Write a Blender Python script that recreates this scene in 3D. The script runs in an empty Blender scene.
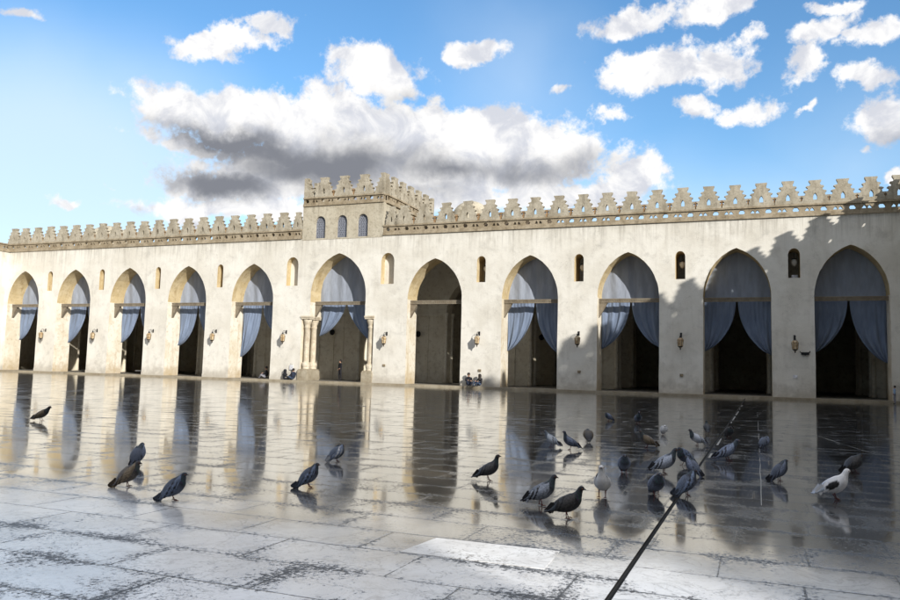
import bpy, bmesh, math, random
from math import radians as R, sin, cos, pi, sqrt
from mathutils import Vector, Matrix
from mathutils.geometry import tessellate_polygon
random.seed(7)
sc = bpy.context.scene
C = sc.collection

# ------------------------------------------------------------------ camera
cam_d = bpy.data.cameras.new('camera'); cam = bpy.data.objects.new('camera', cam_d); C.objects.link(cam)
PIT, YAW, ROLL = .0904, -.3846, .0268
cam.location = (0, -54.237, 1.365)
fw = Vector((sin(YAW)*cos(PIT), cos(YAW)*cos(PIT), sin(PIT)))
rt = Vector((cos(YAW), -sin(YAW), 0)); up = rt.cross(fw)
rr = cos(ROLL)*rt + sin(ROLL)*up; uu = -sin(ROLL)*rt + cos(ROLL)*up
cam.rotation_euler = Matrix(((rr.x, uu.x, -fw.x), (rr.y, uu.y, -fw.y), (rr.z, uu.z, -fw.z))).to_euler()
cam_d.sensor_width = 36; cam_d.lens = 766.65/900*36
cam_d.clip_start = .05; cam_d.clip_end = 3000
sc.camera = cam

# ------------------------------------------------------------------ light
SUN_AZ = math.atan2(1.2, -1.0); SUN_EL = math.atan(.59/1.562)
sun_d = bpy.data.lights.new('sun', 'SUN'); sun = bpy.data.objects.new('sun', sun_d); C.objects.link(sun)
sun_d.energy = 4.3; sun_d.angle = R(.8); sun_d.color = (1, .97, .91)
sd = Vector((1.2, -1.0, .59)).normalized()
sun.rotation_euler = sd.to_track_quat('Z', 'Y').to_euler()
sc.view_settings.view_transform = 'Standard'; sc.view_settings.look = 'None'
sc.view_settings.exposure = .27; sc.view_settings.gamma = 1; sc.view_settings.use_curve_mapping = False

# sky with clouds (azimuth, elevation, half width, half height in degrees, tilt, weight)
CLOUDS = [(-37.6,17.5,8.2,2.2,1.5,1.15),(-41.79,15.67,4.29,0.68,1.5,0.8),(-31.51,17.79,6.43,2.36,1.5,1.2),(-26.2,17.4,6.50,2.39,1.5,1.2),(-20.07,16.87,6.44,2.69,-3.5,1.2),(-14.74,15.96,4.46,2.27,-6.5,1.1),(-23.84,15.12,13.56,2.72,1.5,1.2),(-33.57,14.23,8.98,2.68,1.5,1.2),(-38.52,12.75,5.37,1.26,1.5,1),(-28.46,20.78,4.20,2.31,-10.5,1),(-30.57,22.01,2.43,1.34,-8.5,0.8),(-26.3,20.21,2.14,1.38,1.5,0.9),(-40.79,21.83,3.39,0.96,9.5,0.9),(-38.38,22.94,2.60,1.03,11.5,0.8),(-36.26,23.98,1.61,0.78,16.5,0.7),(-20.79,23.61,2.01,0.73,1.5,0.8),(-14.06,20.65,1.06,0.41,1.5,0.5),(-38.44,11.2,7.94,1.13,1.5,0.9),(-8.1,13.89,2.56,1.28,1.5,0.9),(-13.94,12.99,7.98,1.16,1.5,1),(-23.76,12.56,9.82,1.32,1.5,1),(-8.15,25.24,3.60,1.14,6.5,0.9),(-3.14,25.36,4.07,1.36,1.5,0.9),(-7.05,21.7,4.24,1.58,9.5,1),(-2.81,21.75,2.71,1.42,1.5,0.9),(-4.7,18.58,2.08,0.88,1.5,0.7),(-0.8,18.28,2.50,0.79,6.5,0.7),(3.14,20.57,1.25,1.13,21.5,0.75),(-0.29,22.77,1.19,0.63,1.5,0.6),(3.81,22.97,2.34,0.74,13.5,0.7),(7.17,22.32,2.08,0.77,1.5,0.75),(7.22,19.51,2.19,0.79,-13.5,0.75),(8.21,16.89,2.13,1.60,1.5,0.9),(3.92,18.31,0.74,0.32,21.5,0.5),(-49.62,10.65,1.57,0.40,1.5,0.55),(-46.49,11.84,0.89,0.27,1.5,0.4),(-10.45,18.75,1.32,0.55,11.5,0.5),(6.54,15.19,0.47,0.38,1.5,0.5),(8.4,13.08,0.79,0.64,1.5,0.8),(-52.69,21.98,1.28,0.35,1.5,0.4),(4.78,24.4,1.83,0.48,1.5,0.7)]
DARKS = [(-39.05,16.12,5.74,0.82,-1.5,0.9),(-39.77,12.9,4.22,1.1,-1.5,1),(-31.37,14.74,8.30,1.71,1.5,0.85),(-22.3,14.8,11.29,1.16,1.5,0.7),(-35.09,15.53,8.94,1.26,-3.5,0.8),(-28.31,13.11,9.85,1.01,1.5,0.5),(8.74,15.44,2.22,0.87,1.5,0.35),(-26.28,19.65,3.06,0.70,1.5,0.3)]
world = bpy.data.worlds.new('World'); sc.world = world; world.use_nodes = True
wt = world.node_tree; wt.nodes.clear(); NW = wt.nodes.new
def lk(a, b, t=None): (t or wt).links.new(a, b)
def mth(t, op, a, b=None, c=None, clamp=False):
    n = t.nodes.new('ShaderNodeMath'); n.operation = op; n.use_clamp = clamp
    for i, v in enumerate((a, b, c)):
        if v is None: continue
        if isinstance(v, (int, float)): n.inputs[i].default_value = v
        else: t.links.new(v, n.inputs[i])
    return n.outputs[0]
def smooth(t, v, a, b, lo=0., hi=1.):
    n = t.nodes.new('ShaderNodeMapRange'); n.interpolation_type = 'SMOOTHSTEP'
    t.links.new(v, n.inputs[0])
    for i, x in enumerate((a, b, lo, hi)): n.inputs[i+1].default_value = x
    return n.outputs[0]
def mixc(t, f, a, b, mode='MIX'):
    n = t.nodes.new('ShaderNodeMix'); n.data_type = 'RGBA'; n.blend_type = mode
    for i, v in ((0, f), (6, a), (7, b)):
        if isinstance(v, (int, float)): n.inputs[i].default_value = v
        elif isinstance(v, tuple): n.inputs[i].default_value = (*v, 1) if len(v) == 3 else v
        else: t.links.new(v, n.inputs[i])
    return n.outputs[2]
def noise(t, vec, scale, detail=4, rough=.55, dist=0., out=0):
    n = t.nodes.new('ShaderNodeTexNoise'); n.inputs['Scale'].default_value = scale
    n.inputs['Detail'].default_value = detail; n.inputs['Roughness'].default_value = rough
    n.inputs['Distortion'].default_value = dist
    if vec is not None: t.links.new(vec, n.inputs['Vector'])
    return n.outputs[out]
tc = NW('ShaderNodeTexCoord')
nrm = NW('ShaderNodeVectorMath'); nrm.operation = 'NORMALIZE'; lk(tc.outputs['Generated'], nrm.inputs[0])
sx = NW('ShaderNodeSeparateXYZ'); lk(nrm.outputs[0], sx.inputs[0])
az = mth(wt, 'MULTIPLY', mth(wt, 'ARCTAN2', sx.outputs[0], sx.outputs[1]), 180/pi)
el = mth(wt, 'MULTIPLY', mth(wt, 'ARCSINE', sx.outputs[2]), 180/pi)
cb = NW('ShaderNodeCombineXYZ'); lk(az, cb.inputs[0]); lk(el, cb.inputs[1])
wn = noise(wt, nrm.outputs[0], 9, 7, .6, 0, 1)
ws = NW('ShaderNodeVectorMath'); ws.operation = 'SUBTRACT'; lk(wn, ws.inputs[0]); ws.inputs[1].default_value = (.5, .5, .5)
wm = NW('ShaderNodeVectorMath'); wm.operation = 'MULTIPLY'; lk(ws.outputs[0], wm.inputs[0]); wm.inputs[1].default_value = (6.5, 5.0, 0)
wa = NW('ShaderNodeVectorMath'); wa.operation = 'ADD'; lk(cb.outputs[0], wa.inputs[0]); lk(wm.outputs[0], wa.inputs[1])
def blobs(vec, lst, k=1.):
    acc = None
    for (a, e, w, h, r, s) in lst:
        m = NW('ShaderNodeMapping'); m.vector_type = 'TEXTURE'; lk(vec, m.inputs[0])
        m.inputs['Location'].default_value = (a, e, 0); m.inputs['Rotation'].default_value = (0, 0, R(r)); m.inputs['Scale'].default_value = (w*k, h*k, 1)
        l = NW('ShaderNodeVectorMath'); l.operation = 'LENGTH'; lk(m.outputs[0], l.inputs[0])
        v = mth(wt, 'MULTIPLY_ADD', l.outputs['Value'], -s, s)
        acc = v if acc is None else mth(wt, 'MAXIMUM', acc, v)
    return acc
bd = blobs(wa.outputs[0], CLOUDS, 1.12)
fine = noise(wt, nrm.outputs[0], 17, 9, .66)
fine2 = noise(wt, nrm.outputs[0], 52, 6, .65)
dens = mth(wt, 'ADD', bd, mth(wt, 'ADD', mth(wt, 'MULTIPLY_ADD', fine, 1.7, -.88), mth(wt, 'MULTIPLY_ADD', fine2, .8, -.4)))
mask = smooth(wt, dens, -.06, .34)
dk = blobs(wa.outputs[0], DARKS, 1.55)
dk2 = mth(wt, 'ADD', dk, mth(wt, 'MULTIPLY_ADD', noise(wt, nrm.outputs[0], 14, 5, .55), .8, -.42))
dkm = smooth(wt, dk2, -.05, .8)
sky = NW('ShaderNodeTexSky'); sky.sky_type = 'NISHITA'; sky.sun_disc = False
sky.sun_elevation = SUN_EL; sky.sun_rotation = SUN_AZ; sky.air_density = 1.0; sky.dust_density = .6; sky.ozone_density = 1.6; sky.altitude = 0
hs = NW('ShaderNodeHueSaturation'); lk(sky.outputs[0], hs.inputs['Color']); hs.inputs['Saturation'].default_value = 1.25; hs.inputs['Value'].default_value = 1.14
# thin high veil, densest over the left and in the middle
veil = blobs(cb.outputs[0], [(-50, 12, 18, 12, 0, 1.25), (-17, 21, 9, 9, 0, .42), (-14, 10, 40, 7, 0, .7), (6, 14, 8, 7, 0, .35)])
veil = mth(wt, 'MULTIPLY', smooth(wt, mth(wt, 'ADD', veil, mth(wt, 'MULTIPLY_ADD', noise(wt, nrm.outputs[0], 5, 4, .5), .5, -.25)), -.1, .95), .76)
SKYS = .15
puff = smooth(wt, noise(wt, nrm.outputs[0], 20, 7, .6, .5), .40, .66)
cloud_w = mixc(wt, dkm, mixc(wt, puff, (.90/SKYS, .89/SKYS, .88/SKYS), (.58/SKYS, .60/SKYS, .66/SKYS)), (.20/SKYS, .21/SKYS, .24/SKYS))
# unseen broken cloud added out of view, bright overhead to lift the floor
ov = noise(wt, nrm.outputs[0], 2.6, 6, .55, .3)
away = smooth(wt, mth(wt, 'ABSOLUTE', mth(wt, 'ADD', az, 23)), 42, 62)
high = smooth(wt, el, 31, 48)
ovm = mth(wt, 'MULTIPLY', smooth(wt, ov, .30, .52), mth(wt, 'MAXIMUM', away, high))
vc = mixc(wt, veil, hs.outputs[0], (.62/SKYS, .75/SKYS, .90/SKYS))
fin = mixc(wt, mask, mixc(wt, mth(wt, 'MULTIPLY', ovm, .8), vc, mixc(wt, smooth(wt, el, 36, 58), (.22/SKYS, .22/SKYS, .23/SKYS), (1.6/SKYS, 1.57/SKYS, 1.53/SKYS))), cloud_w)
bg = NW('ShaderNodeBackground'); lk(fin, bg.inputs[0]); bg.inputs[1].default_value = SKYS
wo = NW('ShaderNodeOutputWorld'); lk(bg.outputs[0], wo.inputs[0])
world.cycles.sampling_method = 'MANUAL'; world.cycles.sample_map_resolution = 512

# ------------------------------------------------------------------ materials
def mat(name):
    m = bpy.data.materials.new(name); m.use_nodes = True
    t = m.node_tree; b = t.nodes['Principled BSDF']; b.inputs['Specular IOR Level'].default_value = .25
    return m, t, b
def pos(t): return t.nodes.new('ShaderNodeNewGeometry').outputs['Position']
def scaled(t, v, s):
    n = t.nodes.new('ShaderNodeVectorMath'); n.operation = 'MULTIPLY'; t.links.new(v, n.inputs[0]); n.inputs[1].default_value = s
    return n.outputs[0]
def bump(t, b, h, strength, dist):
    n = t.nodes.new('ShaderNodeBump'); n.inputs['Strength'].default_value = strength; n.inputs['Distance'].default_value = dist
    t.links.new(h, n.inputs['Height']); t.links.new(n.outputs[0], b.inputs['Normal']); t.links.new(n.outputs[0], b.inputs['Coat Normal'])
def stone(name, c1, c2, c3, sc1=.6, sc2=5, rough=.9, bs=.5, bd=.03, streak=.4, grime=.5, fine=.55, drip=None):
    m, t, b = mat(name); p = pos(t)
    a = smooth(t, noise(t, p, sc1, 6, .6, .4), .35, .68)
    col = mixc(t, a, c1, c2)
    f = smooth(t, noise(t, p, sc2, 6, .7), .48, .72)
    col = mixc(t, mth(t, 'MULTIPLY', f, fine), col, c3)
    st = smooth(t, noise(t, scaled(t, p, (1.6, 1.6, .12)), 1.3, 5, .65), .50, .74)
    col = mixc(t, mth(t, 'MULTIPLY', st, streak), col, c3)
    sz = t.nodes.new('ShaderNodeSeparateXYZ'); t.links.new(p, sz.inputs[0])
    low = mth(t, 'MULTIPLY', smooth(t, mth(t, 'ADD', sz.outputs[2], mth(t, 'MULTIPLY_ADD', noise(t, p, 1.7, 5, .6), 2.4, -1.2)), .1, 1.4, 1, 0), grime)
    col = mixc(t, low, col, c3)
    if drip:
        topm = smooth(t, mth(t, 'ADD', sz.outputs[2], mth(t, 'MULTIPLY_ADD', noise(t, scaled(t, p, (1, 1, .1)), 2.1, 5, .7), 3.2, -1.6)), drip-1.7, drip+.3)
        dr = mth(t, 'MULTIPLY', topm, smooth(t, noise(t, scaled(t, p, (2.6, 2.6, .14)), 1.6, 6, .7), .42, .68))
        col = mixc(t, mth(t, 'MULTIPLY', dr, .55), col, (.30,.27,.22))
        cr = smooth(t, mth(t, 'ABSOLUTE', mth(t, 'SUBTRACT', noise(t, p, .55, 9, .6, .6), .5)), 0, .004, 1, 0)
        cr = mth(t, 'MULTIPLY', cr, smooth(t, noise(t, p, .4, 3, .5), .5, .62))
        col = mixc(t, mth(t, 'MULTIPLY', cr, .5), col, (.22,.19,.15))
        bl = smooth(t, noise(t, p, .8, 7, .68, .5), .54, .72)
        col = mixc(t, mth(t, 'MULTIPLY', bl, .38), col, (.36,.34,.30))
    t.links.new(col, b.inputs['Base Color']); b.inputs['Roughness'].default_value = rough
    h = mth(t, 'ADD', noise(t, p, 2.2, 8, .65), mth(t, 'MULTIPLY', noise(t, p, 22, 4, .6), .35))
    bump(t, b, h, bs, bd)
    return m
M_WALL = stone('cream_plaster', (.75,.715,.64), (.64,.60,.52), (.38,.345,.29), .32, 1.3, streak=.22, grime=.7, bs=.45, bd=.05, fine=.34, drip=11.6)
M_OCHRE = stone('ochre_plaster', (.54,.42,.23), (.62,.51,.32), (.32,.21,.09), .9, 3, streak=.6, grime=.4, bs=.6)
M_JAMB = stone('pale_jamb_plaster', (.76,.71,.61), (.64,.56,.42), (.40,.29,.15), .7, 3, streak=.5, grime=.6, bs=.6)
M_TRIMF = stone('brown_limestone', (.40,.335,.24), (.27,.215,.14), (.085,.06,.04), 1.1, 7, streak=.55, grime=0, bs=.9, bd=.05)
M_TRIM = stone('weathered_limestone', (.45,.405,.32), (.31,.27,.20), (.09,.07,.05), 1.1, 7, streak=.55, grime=0, bs=.9, bd=.05)
M_TRIMD = stone('rusty_limestone', (.34,.22,.12), (.24,.15,.08), (.10,.06,.035), 1.5, 8, streak=.5, grime=0, bs=.9, bd=.05)
M_TOWER = stone('tower_plaster', (.51,.46,.36), (.41,.36,.27), (.18,.15,.105), .8, 5, streak=.5, grime=0, bs=.7, bd=.05)
M_INNER = stone('inner_brick_plaster', (.80,.74,.60), (.70,.63,.49), (.42,.34,.23), .8, 3, streak=.2, grime=.4)
M_STEP = stone('step_stone', (.42,.37,.28), (.32,.27,.19), (.16,.125,.08), 1.5, 6, streak=.2, grime=.3)
M_COL = stone('column_marble', (.62,.55,.43), (.46,.38,.27), (.24,.18,.11), 1.8, 9, rough=.6, streak=.5, grime=.4)
def plain(name, c, rough=.7, metal=0, nz=.25, sc_=8):
    m, t, b = mat(name); p = pos(t)
    n = smooth(t, noise(t, p, sc_, 4, .6), .3, .7)
    t.links.new(mixc(t, n, tuple(x*(1-nz) for x in c), tuple(min(1, x*(1+nz)) for x in c)), b.inputs['Base Color'])
    b.inputs['Roughness'].default_value = rough; b.inputs['Metallic'].default_value = metal
    return m
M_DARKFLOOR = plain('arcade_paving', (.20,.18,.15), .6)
M_ROOF = plain('roof_timber', (.14,.11,.08), .9)
M_WOOD = stone('carved_beam_wood', (.25,.215,.16), (.17,.14,.10), (.14,.08,.04), 2, 14, streak=.2, grime=0)
M_GRILLE = plain('grille_plaster', (.20,.21,.245), .8, 0, .3, 14)
M_BLACK = plain('black_iron', (.012,.012,.014), .5)
M_SAND = stone('courtyard_outside', (.34,.29,.22), (.28,.24,.18), (.2,.16,.11), .2, 2, streak=0, grime=0)
def cloth_mat(name, c, tr=.3):
    m, t, b = mat(name); p = pos(t)
    n = smooth(t, noise(t, scaled(t, p, (2.2, 2.2, .5)), 1.2, 5, .6), .35, .7)
    col = mixc(t, n, tuple(x*.8 for x in c), c)
    t.links.new(col, b.inputs['Base Color']); b.inputs['Roughness'].default_value = .85
    b.inputs['Sheen Weight'].default_value = .15
    tb = t.nodes.new('ShaderNodeBsdfTranslucent'); t.links.new(col, tb.inputs[0])
    ms = t.nodes.new('ShaderNodeMixShader'); ms.inputs[0].default_value = tr
    t.links.new(b.outputs[0], ms.inputs[1]); t.links.new(tb.outputs[0], ms.inputs[2])
    t.links.new(ms.outputs[0], t.nodes['Material Output'].inputs[0])
    bump(t, b, noise(t, scaled(t, p, (9, 9, 1.2)), 1.5, 4, .5), .5, .05)
    return m
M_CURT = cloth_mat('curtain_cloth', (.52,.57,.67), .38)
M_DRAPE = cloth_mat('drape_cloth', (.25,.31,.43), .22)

def floor_mat():
    m, t, b = mat('wet_marble'); p = pos(t); L = t.links.new
    s = t.nodes.new('ShaderNodeSeparateXYZ'); L(p, s.inputs[0])
    X, Y = s.outputs[0], s.outputs[1]
    # slab joints: courses .63 m deep, slabs 1.25 m long, a different stagger either side of the channel
    side = mth(t, 'GREATER_THAN', X, -.86)
    wob = noise(t, p, .9, 3, .5)
    yy = mth(t, 'ADD', mth(t, 'ADD', Y, 49.58), mth(t, 'ADD', mth(t, 'MULTIPLY', side, .21), mth(t, 'MULTIPLY_ADD', wob, .05, -.025)))
    row = mth(t, 'DIVIDE', yy, .63)
    rf = mth(t, 'FRACT', mth(t, 'ADD', row, 1000))
    ri = mth(t, 'FLOOR', mth(t, 'ADD', row, 1000))
    dy = mth(t, 'MULTIPLY', mth(t, 'MINIMUM', rf, mth(t, 'SUBTRACT', 1, rf)), .63)
    stag = mth(t, 'MULTIPLY', mth(t, 'FRACT', mth(t, 'MULTIPLY', ri, .47)), 1.15)
    xx = mth(t, 'DIVIDE', mth(t, 'ADD', mth(t, 'ADD', X, mth(t, 'MULTIPLY', side, .35)), stag), 1.15)
    xf = mth(t, 'FRACT', mth(t, 'ADD', xx, 1000)); xi = mth(t, 'FLOOR', mth(t, 'ADD', xx, 1000))
    dx = mth(t, 'MULTIPLY', mth(t, 'MINIMUM', xf, mth(t, 'SUBTRACT', 1, xf)), 1.15)
    dist = mth(t, 'MINIMUM', dx, dy)
    jn = mth(t, 'ADD', dist, mth(t, 'MULTIPLY_ADD', noise(t, p, 14, 5, .7), .03, -.016))
    jw = smooth(t, noise(t, p, .8, 4, .6), .35, .7, .004, .012)
    joint = mth(t, 'SUBTRACT', 1, smooth(t, mth(t, 'DIVIDE', jn, jw), .3, 1.2), clamp=True)
    big = mth(t, 'LESS_THAN', mth(t, 'ABSOLUTE', mth(t, 'ADD', mth(t, 'ADD', Y, 44.8), mth(t, 'MULTIPLY_ADD', wob, .06, -.03))), .014)
    joint = mth(t, 'MAXIMUM', joint, big)
    # slab tone
    cv = t.nodes.new('ShaderNodeCombineXYZ'); L(ri, cv.inputs[0]); L(xi, cv.inputs[1])
    wn_ = t.nodes.new('ShaderNodeTexWhiteNoise'); wn_.noise_dimensions = '2D'; L(cv.outputs[0], wn_.inputs['Vector'])
    tone = wn_.outputs['Value']
    veins = noise(t, p, 1.1, 9, .68, .8)
    col = mixc(t, smooth(t, veins, .35, .7), (.84,.84,.85), (.66,.655,.66))
    col = mixc(t, mth(t, 'MULTIPLY', tone, .42), col, (.47,.46,.44))
    vn = noise(t, p, 1.7, 8, .62, 1.2)
    vein = smooth(t, mth(t, 'ABSOLUTE', mth(t, 'SUBTRACT', vn, .5)), 0, .022, 1, 0)
    vein2 = smooth(t, mth(t, 'ABSOLUTE', mth(t, 'SUBTRACT', noise(t, p, 3.9, 8, .65, .8), .47)), 0, .02, 1, 0)
    col = mixc(t, mth(t, 'MULTIPLY', vein, .45), col, (.30,.29,.28))
    col = mixc(t, mth(t, 'MULTIPLY', vein2, .28), col, (.36,.33,.29))
    # the middle of the court is soaked: wet stone is darker than the drying slabs in front
    edge = mth(t, 'ADD', Y, mth(t, 'MULTIPLY_ADD', noise(t, p, .55, 6, .62), 4.0, -2.0))
    dry = smooth(t, edge, -49.3, -46.9, 1, 0)
    wetc = mixc(t, smooth(t, noise(t, p, .35, 7, .65, .5), .35, .68), (.09,.09,.092), (.022,.022,.023))
    col = mixc(t, dry, wetc, col)
    # grime gathers in patches and along the joints
    g1 = noise(t, p, 1.0, 8, .72, .6); g2 = noise(t, p, 26, 7, .8)
    near = smooth(t, dist, 0, .16, 1, 0)
    gm = mth(t, 'ADD', mth(t, 'ADD', mth(t, 'MULTIPLY', g1, .8), mth(t, 'MULTIPLY', g2, 1.1)), mth(t, 'MULTIPLY', near, .10))
    grime = smooth(t, gm, 1.03, 1.13)
    spots = smooth(t, mth(t, 'ADD', noise(t, p, 42, 3, .6), mth(t, 'MULTIPLY_ADD', noise(t, p, 2.2, 3, .6), .22, -.11)), .655, .70)
    grime = mth(t, 'MAXIMUM', grime, spots)
    col = mixc(t, mth(t, 'MULTIPLY', grime, .94), col, (.035,.032,.03))
    col = mixc(t, mth(t, 'MULTIPLY', joint, .85), col, (.035,.033,.03))
    L(col, b.inputs['Base Color'])
    pud = noise(t, p, .7, 6, .6, .3)
    rgh = smooth(t, pud, .35, .72, .03, .09)
    streak = smooth(t, noise(t, scaled(t, p, (.35, 2.2, 1)), 1.6, 6, .7), .48, .75)
    rgh = mth(t, 'ADD', rgh, mth(t, 'MULTIPLY', streak, .045))
    rgh = mth(t, 'ADD', rgh, mth(t, 'MULTIPLY', dry, .13))
    rgh = mth(t, 'ADD', rgh, mth(t, 'MULTIPLY', grime, .25))
    L(rgh, b.inputs['Roughness'])
    wet = mth(t, 'MULTIPLY', mth(t, 'SUBTRACT', 1, dry), mth(t, 'SUBTRACT', 1, grime))
    wet = mth(t, 'MULTIPLY', wet, .8); L(wet, b.inputs['Coat Weight']); L(mth(t, 'ADD', mth(t, 'MULTIPLY', rgh, .7), .05), b.inputs['Coat Roughness']); b.inputs['Coat IOR'].default_value = 1.5
    b.inputs['IOR'].default_value = 2.15
    L(mth(t, 'MULTIPLY_ADD', mth(t, 'MAXIMUM', grime, joint), -.40, .5), b.inputs['Specular IOR Level'])
    hh = mth(t, 'SUBTRACT', mth(t, 'MULTIPLY', noise(t, scaled(t, p, (1, 2.5, 1)), 1.3, 5, .55), .06), mth(t, 'MULTIPLY', joint, .25))
    hh = mth(t, 'SUBTRACT', hh, mth(t, 'MULTIPLY', grime, .03))
    bump(t, b, hh, .22, .02)
    return m
M_FLOOR = floor_mat()

# ------------------------------------------------------------------ mesh helpers
class MB:
    def __init__(s): s.v = []; s.f = []; s.m = []; s.sm = []
    def add(s, vs, fs, mi=0, smooth=False, M=None):
        o = len(s.v); s.v += [tuple(M @ Vector(v)) if M else tuple(v) for v in vs]
        s.f += [tuple(i+o for i in f) for f in fs]
        s.m += ([mi]*len(fs) if isinstance(mi, int) else list(mi)); s.sm += [smooth]*len(fs)
    def box(s, x0, x1, y0, y1, z0, z1, mi=0, M=None):
        s.add([(x0,y0,z0),(x1,y0,z0),(x1,y1,z0),(x0,y1,z0),(x0,y0,z1),(x1,y0,z1),(x1,y1,z1),(x0,y1,z1)],
              [(0,3,2,1),(4,5,6,7),(0,1,5,4),(1,2,6,5),(2,3,7,6),(3,0,4,7)], mi, M=M)
    def plate(s, outer, holes, y0, y1, mi=0, side=None, skip=None, M=None, hside=None):
        """polygon in x,z extruded from y0 (front) to y1; side(a, b) gives the material of a rim quad; skip(a, b) drops it"""
        loops = [outer]+holes
        vec = [[Vector((x, z, 0)) for x, z in l] for l in loops]
        tris = tessellate_polygon(vec); flat = [p for l in loops for p in l]; n = len(flat)
        vs = [(x, y0, z) for x, z in flat]+[(x, y1, z) for x, z in flat]
        fs = []; ms = []
        for a, b_, c in tris:
            ar = (flat[b_][0]-flat[a][0])*(flat[c][1]-flat[a][1])-(flat[b_][1]-flat[a][1])*(flat[c][0]-flat[a][0])
            if abs(ar) < 1e-10: continue
            if ar < 0: b_, c = c, b_
            fs += [(a, b_, c), (a+n, c+n, b_+n)]; ms += [mi, mi]
        o = 0
        for li, l in enumerate(loops):
            A = sum(l[i][0]*l[(i+1)%len(l)][1]-l[(i+1)%len(l)][0]*l[i][1] for i in range(len(l)))
            ccw = A > 0
            for i in range(len(l)):
                j = (i+1) % len(l)
                if li == 0 and skip and skip(l[i], l[j]): continue
                q = (o+i, o+i+n, o+j+n, o+j)
                if ccw != (li == 0): q = q[::-1]
                q = q[::-1] if True else q
                # outward rim
                fs.append(q[::-1]); 
                ms.append((side(l[i], l[j]) if (side and li == 0) else (hside if (hside is not None and li) else mi)))
            o += len(l)
        s.add(vs, fs, ms, M=M)
    def lathe(s, prof, seg=16, cx=0, cy=0, mi=0, smooth=True, M=None):
        vs = []; fs = []
        for r, z in prof:
            for k in range(seg): vs.append((cx+r*cos(2*pi*k/seg), cy+r*sin(2*pi*k/seg), z))
        for i in range(len(prof)-1):
            for k in range(seg):
                a = i*seg+k; b_ = i*seg+(k+1) % seg; fs.append((a, b_, b_+seg, a+seg))
        fs.append(tuple(range(seg))[::-1]); fs.append(tuple((len(prof)-1)*seg+k for k in range(seg)))
        s.add(vs, fs, mi, smooth, M)
    def tube(s, pts, rad, seg=6, mi=0, M=None):
        pts = [Vector(p) for p in pts]; rads = rad if isinstance(rad, list) else [rad]*len(pts)
        vs = []; fs = []
        for i, p in enumerate(pts):
            d = (pts[min(i+1, len(pts)-1)]-pts[max(i-1, 0)]).normalized()
            a = d.orthogonal().normalized(); c = d.cross(a)
            for k in range(seg): vs.append(p+(a*cos(2*pi*k/seg)+c*sin(2*pi*k/seg))*rads[i])
        for i in range(len(pts)-1):
            for k in range(seg):
                x = i*seg+k; y = i*seg+(k+1) % seg; fs.append((x, y, y+seg, x+seg))
        fs.append(tuple(range(seg))[::-1]); fs.append(tuple((len(pts)-1)*seg+k for k in range(seg)))
        s.add(vs, fs, mi, True, M)
    def mesh(s, name, mats):
        me = bpy.data.meshes.new(name); me.from_pydata([tuple(v) for v in s.v], [], s.f)
        for m in (mats if isinstance(mats, (list, tuple)) else [mats]): me.materials.append(m)
        me.polygons.foreach_set('material_index', s.m); me.polygons.foreach_set('use_smooth', s.sm)
        me.update(); return me
    def build(s, name, mats, parent=None, loc=(0,0,0)):
        o = bpy.data.objects.new(name, s.mesh(name, mats)); C.objects.link(o); o.location = loc
        if parent: o.parent = parent
        return o
def empty(name, loc=(0,0,0), rz=0):
    o = bpy.data.objects.new(name, None); C.objects.link(o); o.location = loc; o.rotation_euler = (0,0,rz); return o
def tag(o, label=None, cat=None, group=None, kind=None):
    if label: o['label'] = label
    if cat: o['category'] = cat
    if group: o['group'] = group
    if kind: o['kind'] = kind
    return o
def copy(o, parent=None, loc=None):
    c = o.copy(); C.objects.link(c)
    if parent: c.parent = parent
    if loc is not None: c.location = loc
    return c
def copy_tree(o, parent=None, loc=None):
    c = copy(o, parent, loc)
    for ch in list(o.children): copy_tree(ch, c)
    return c

# ------------------------------------------------------------------ the court
def sheet(name, x0, x1, y0, y1, z, m):
    b = MB(); b.add([(x0,y0,z),(x1,y0,z),(x1,y1,z),(x0,y1,z)], [(0,1,2,3)]); o = b.build(name, m); tag(o, kind='structure'); return o
sheet('ground', -900, 900, -900, 900, -.03, M_SAND)
XL, XR = -69.85, 8.55
# floor in two sheets either side of a sunken drain joint
fl = MB()
for a, b_ in ((XL, -.885), (-.845, XR)): fl.add([(a,-66,0),(b_,-66,0),(b_,-.5,0),(a,-.5,0)], [(0,1,2,3)])
floor = fl.build('courtyard_floor', M_FLOOR); tag(floor, kind='structure')
M_GAP = plain('drain_gap', (.02,.02,.02), .95)
sheet('drain_joint', -.89, -.84, -66, -.5, -.012, M_GAP)
m_, t_, b_ = mat('clean_marble'); p_ = pos(t_)
cc = mixc(t_, smooth(t_, noise(t_, p_, 3, 7, .65), .35, .7), (.80,.80,.80), (.64,.63,.62))
cc = mixc(t_, mth(t_, 'MULTIPLY', smooth(t_, mth(t_, 'ABSOLUTE', mth(t_, 'SUBTRACT', noise(t_, p_, 3.2, 8, .62, 1.), .5)), 0, .03, 1, 0), .5), cc, (.38,.37,.36))
cc = mixc(t_, smooth(t_, mth(t_, 'ADD', noise(t_, p_, 24, 7, .8), mth(t_, 'MULTIPLY', noise(t_, p_, 1.8, 5, .6), .5)), .80, .92), cc, (.13,.12,.11))
t_.links.new(cc, b_.inputs['Base Color']); b_.inputs['Roughness'].default_value = .22
ws_ = MB(); ws_.plate([(-2.50,-48.93),(-2.44,-48.36),(-1.43,-48.33),(-1.40,-48.90)], [], 0, .005)
ws_.v = [(x, z, .004-y) for x, y, z in ws_.v]
wo_ = ws_.build('pale_paving_slab', m_); tag(wo_, kind='structure')
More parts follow.
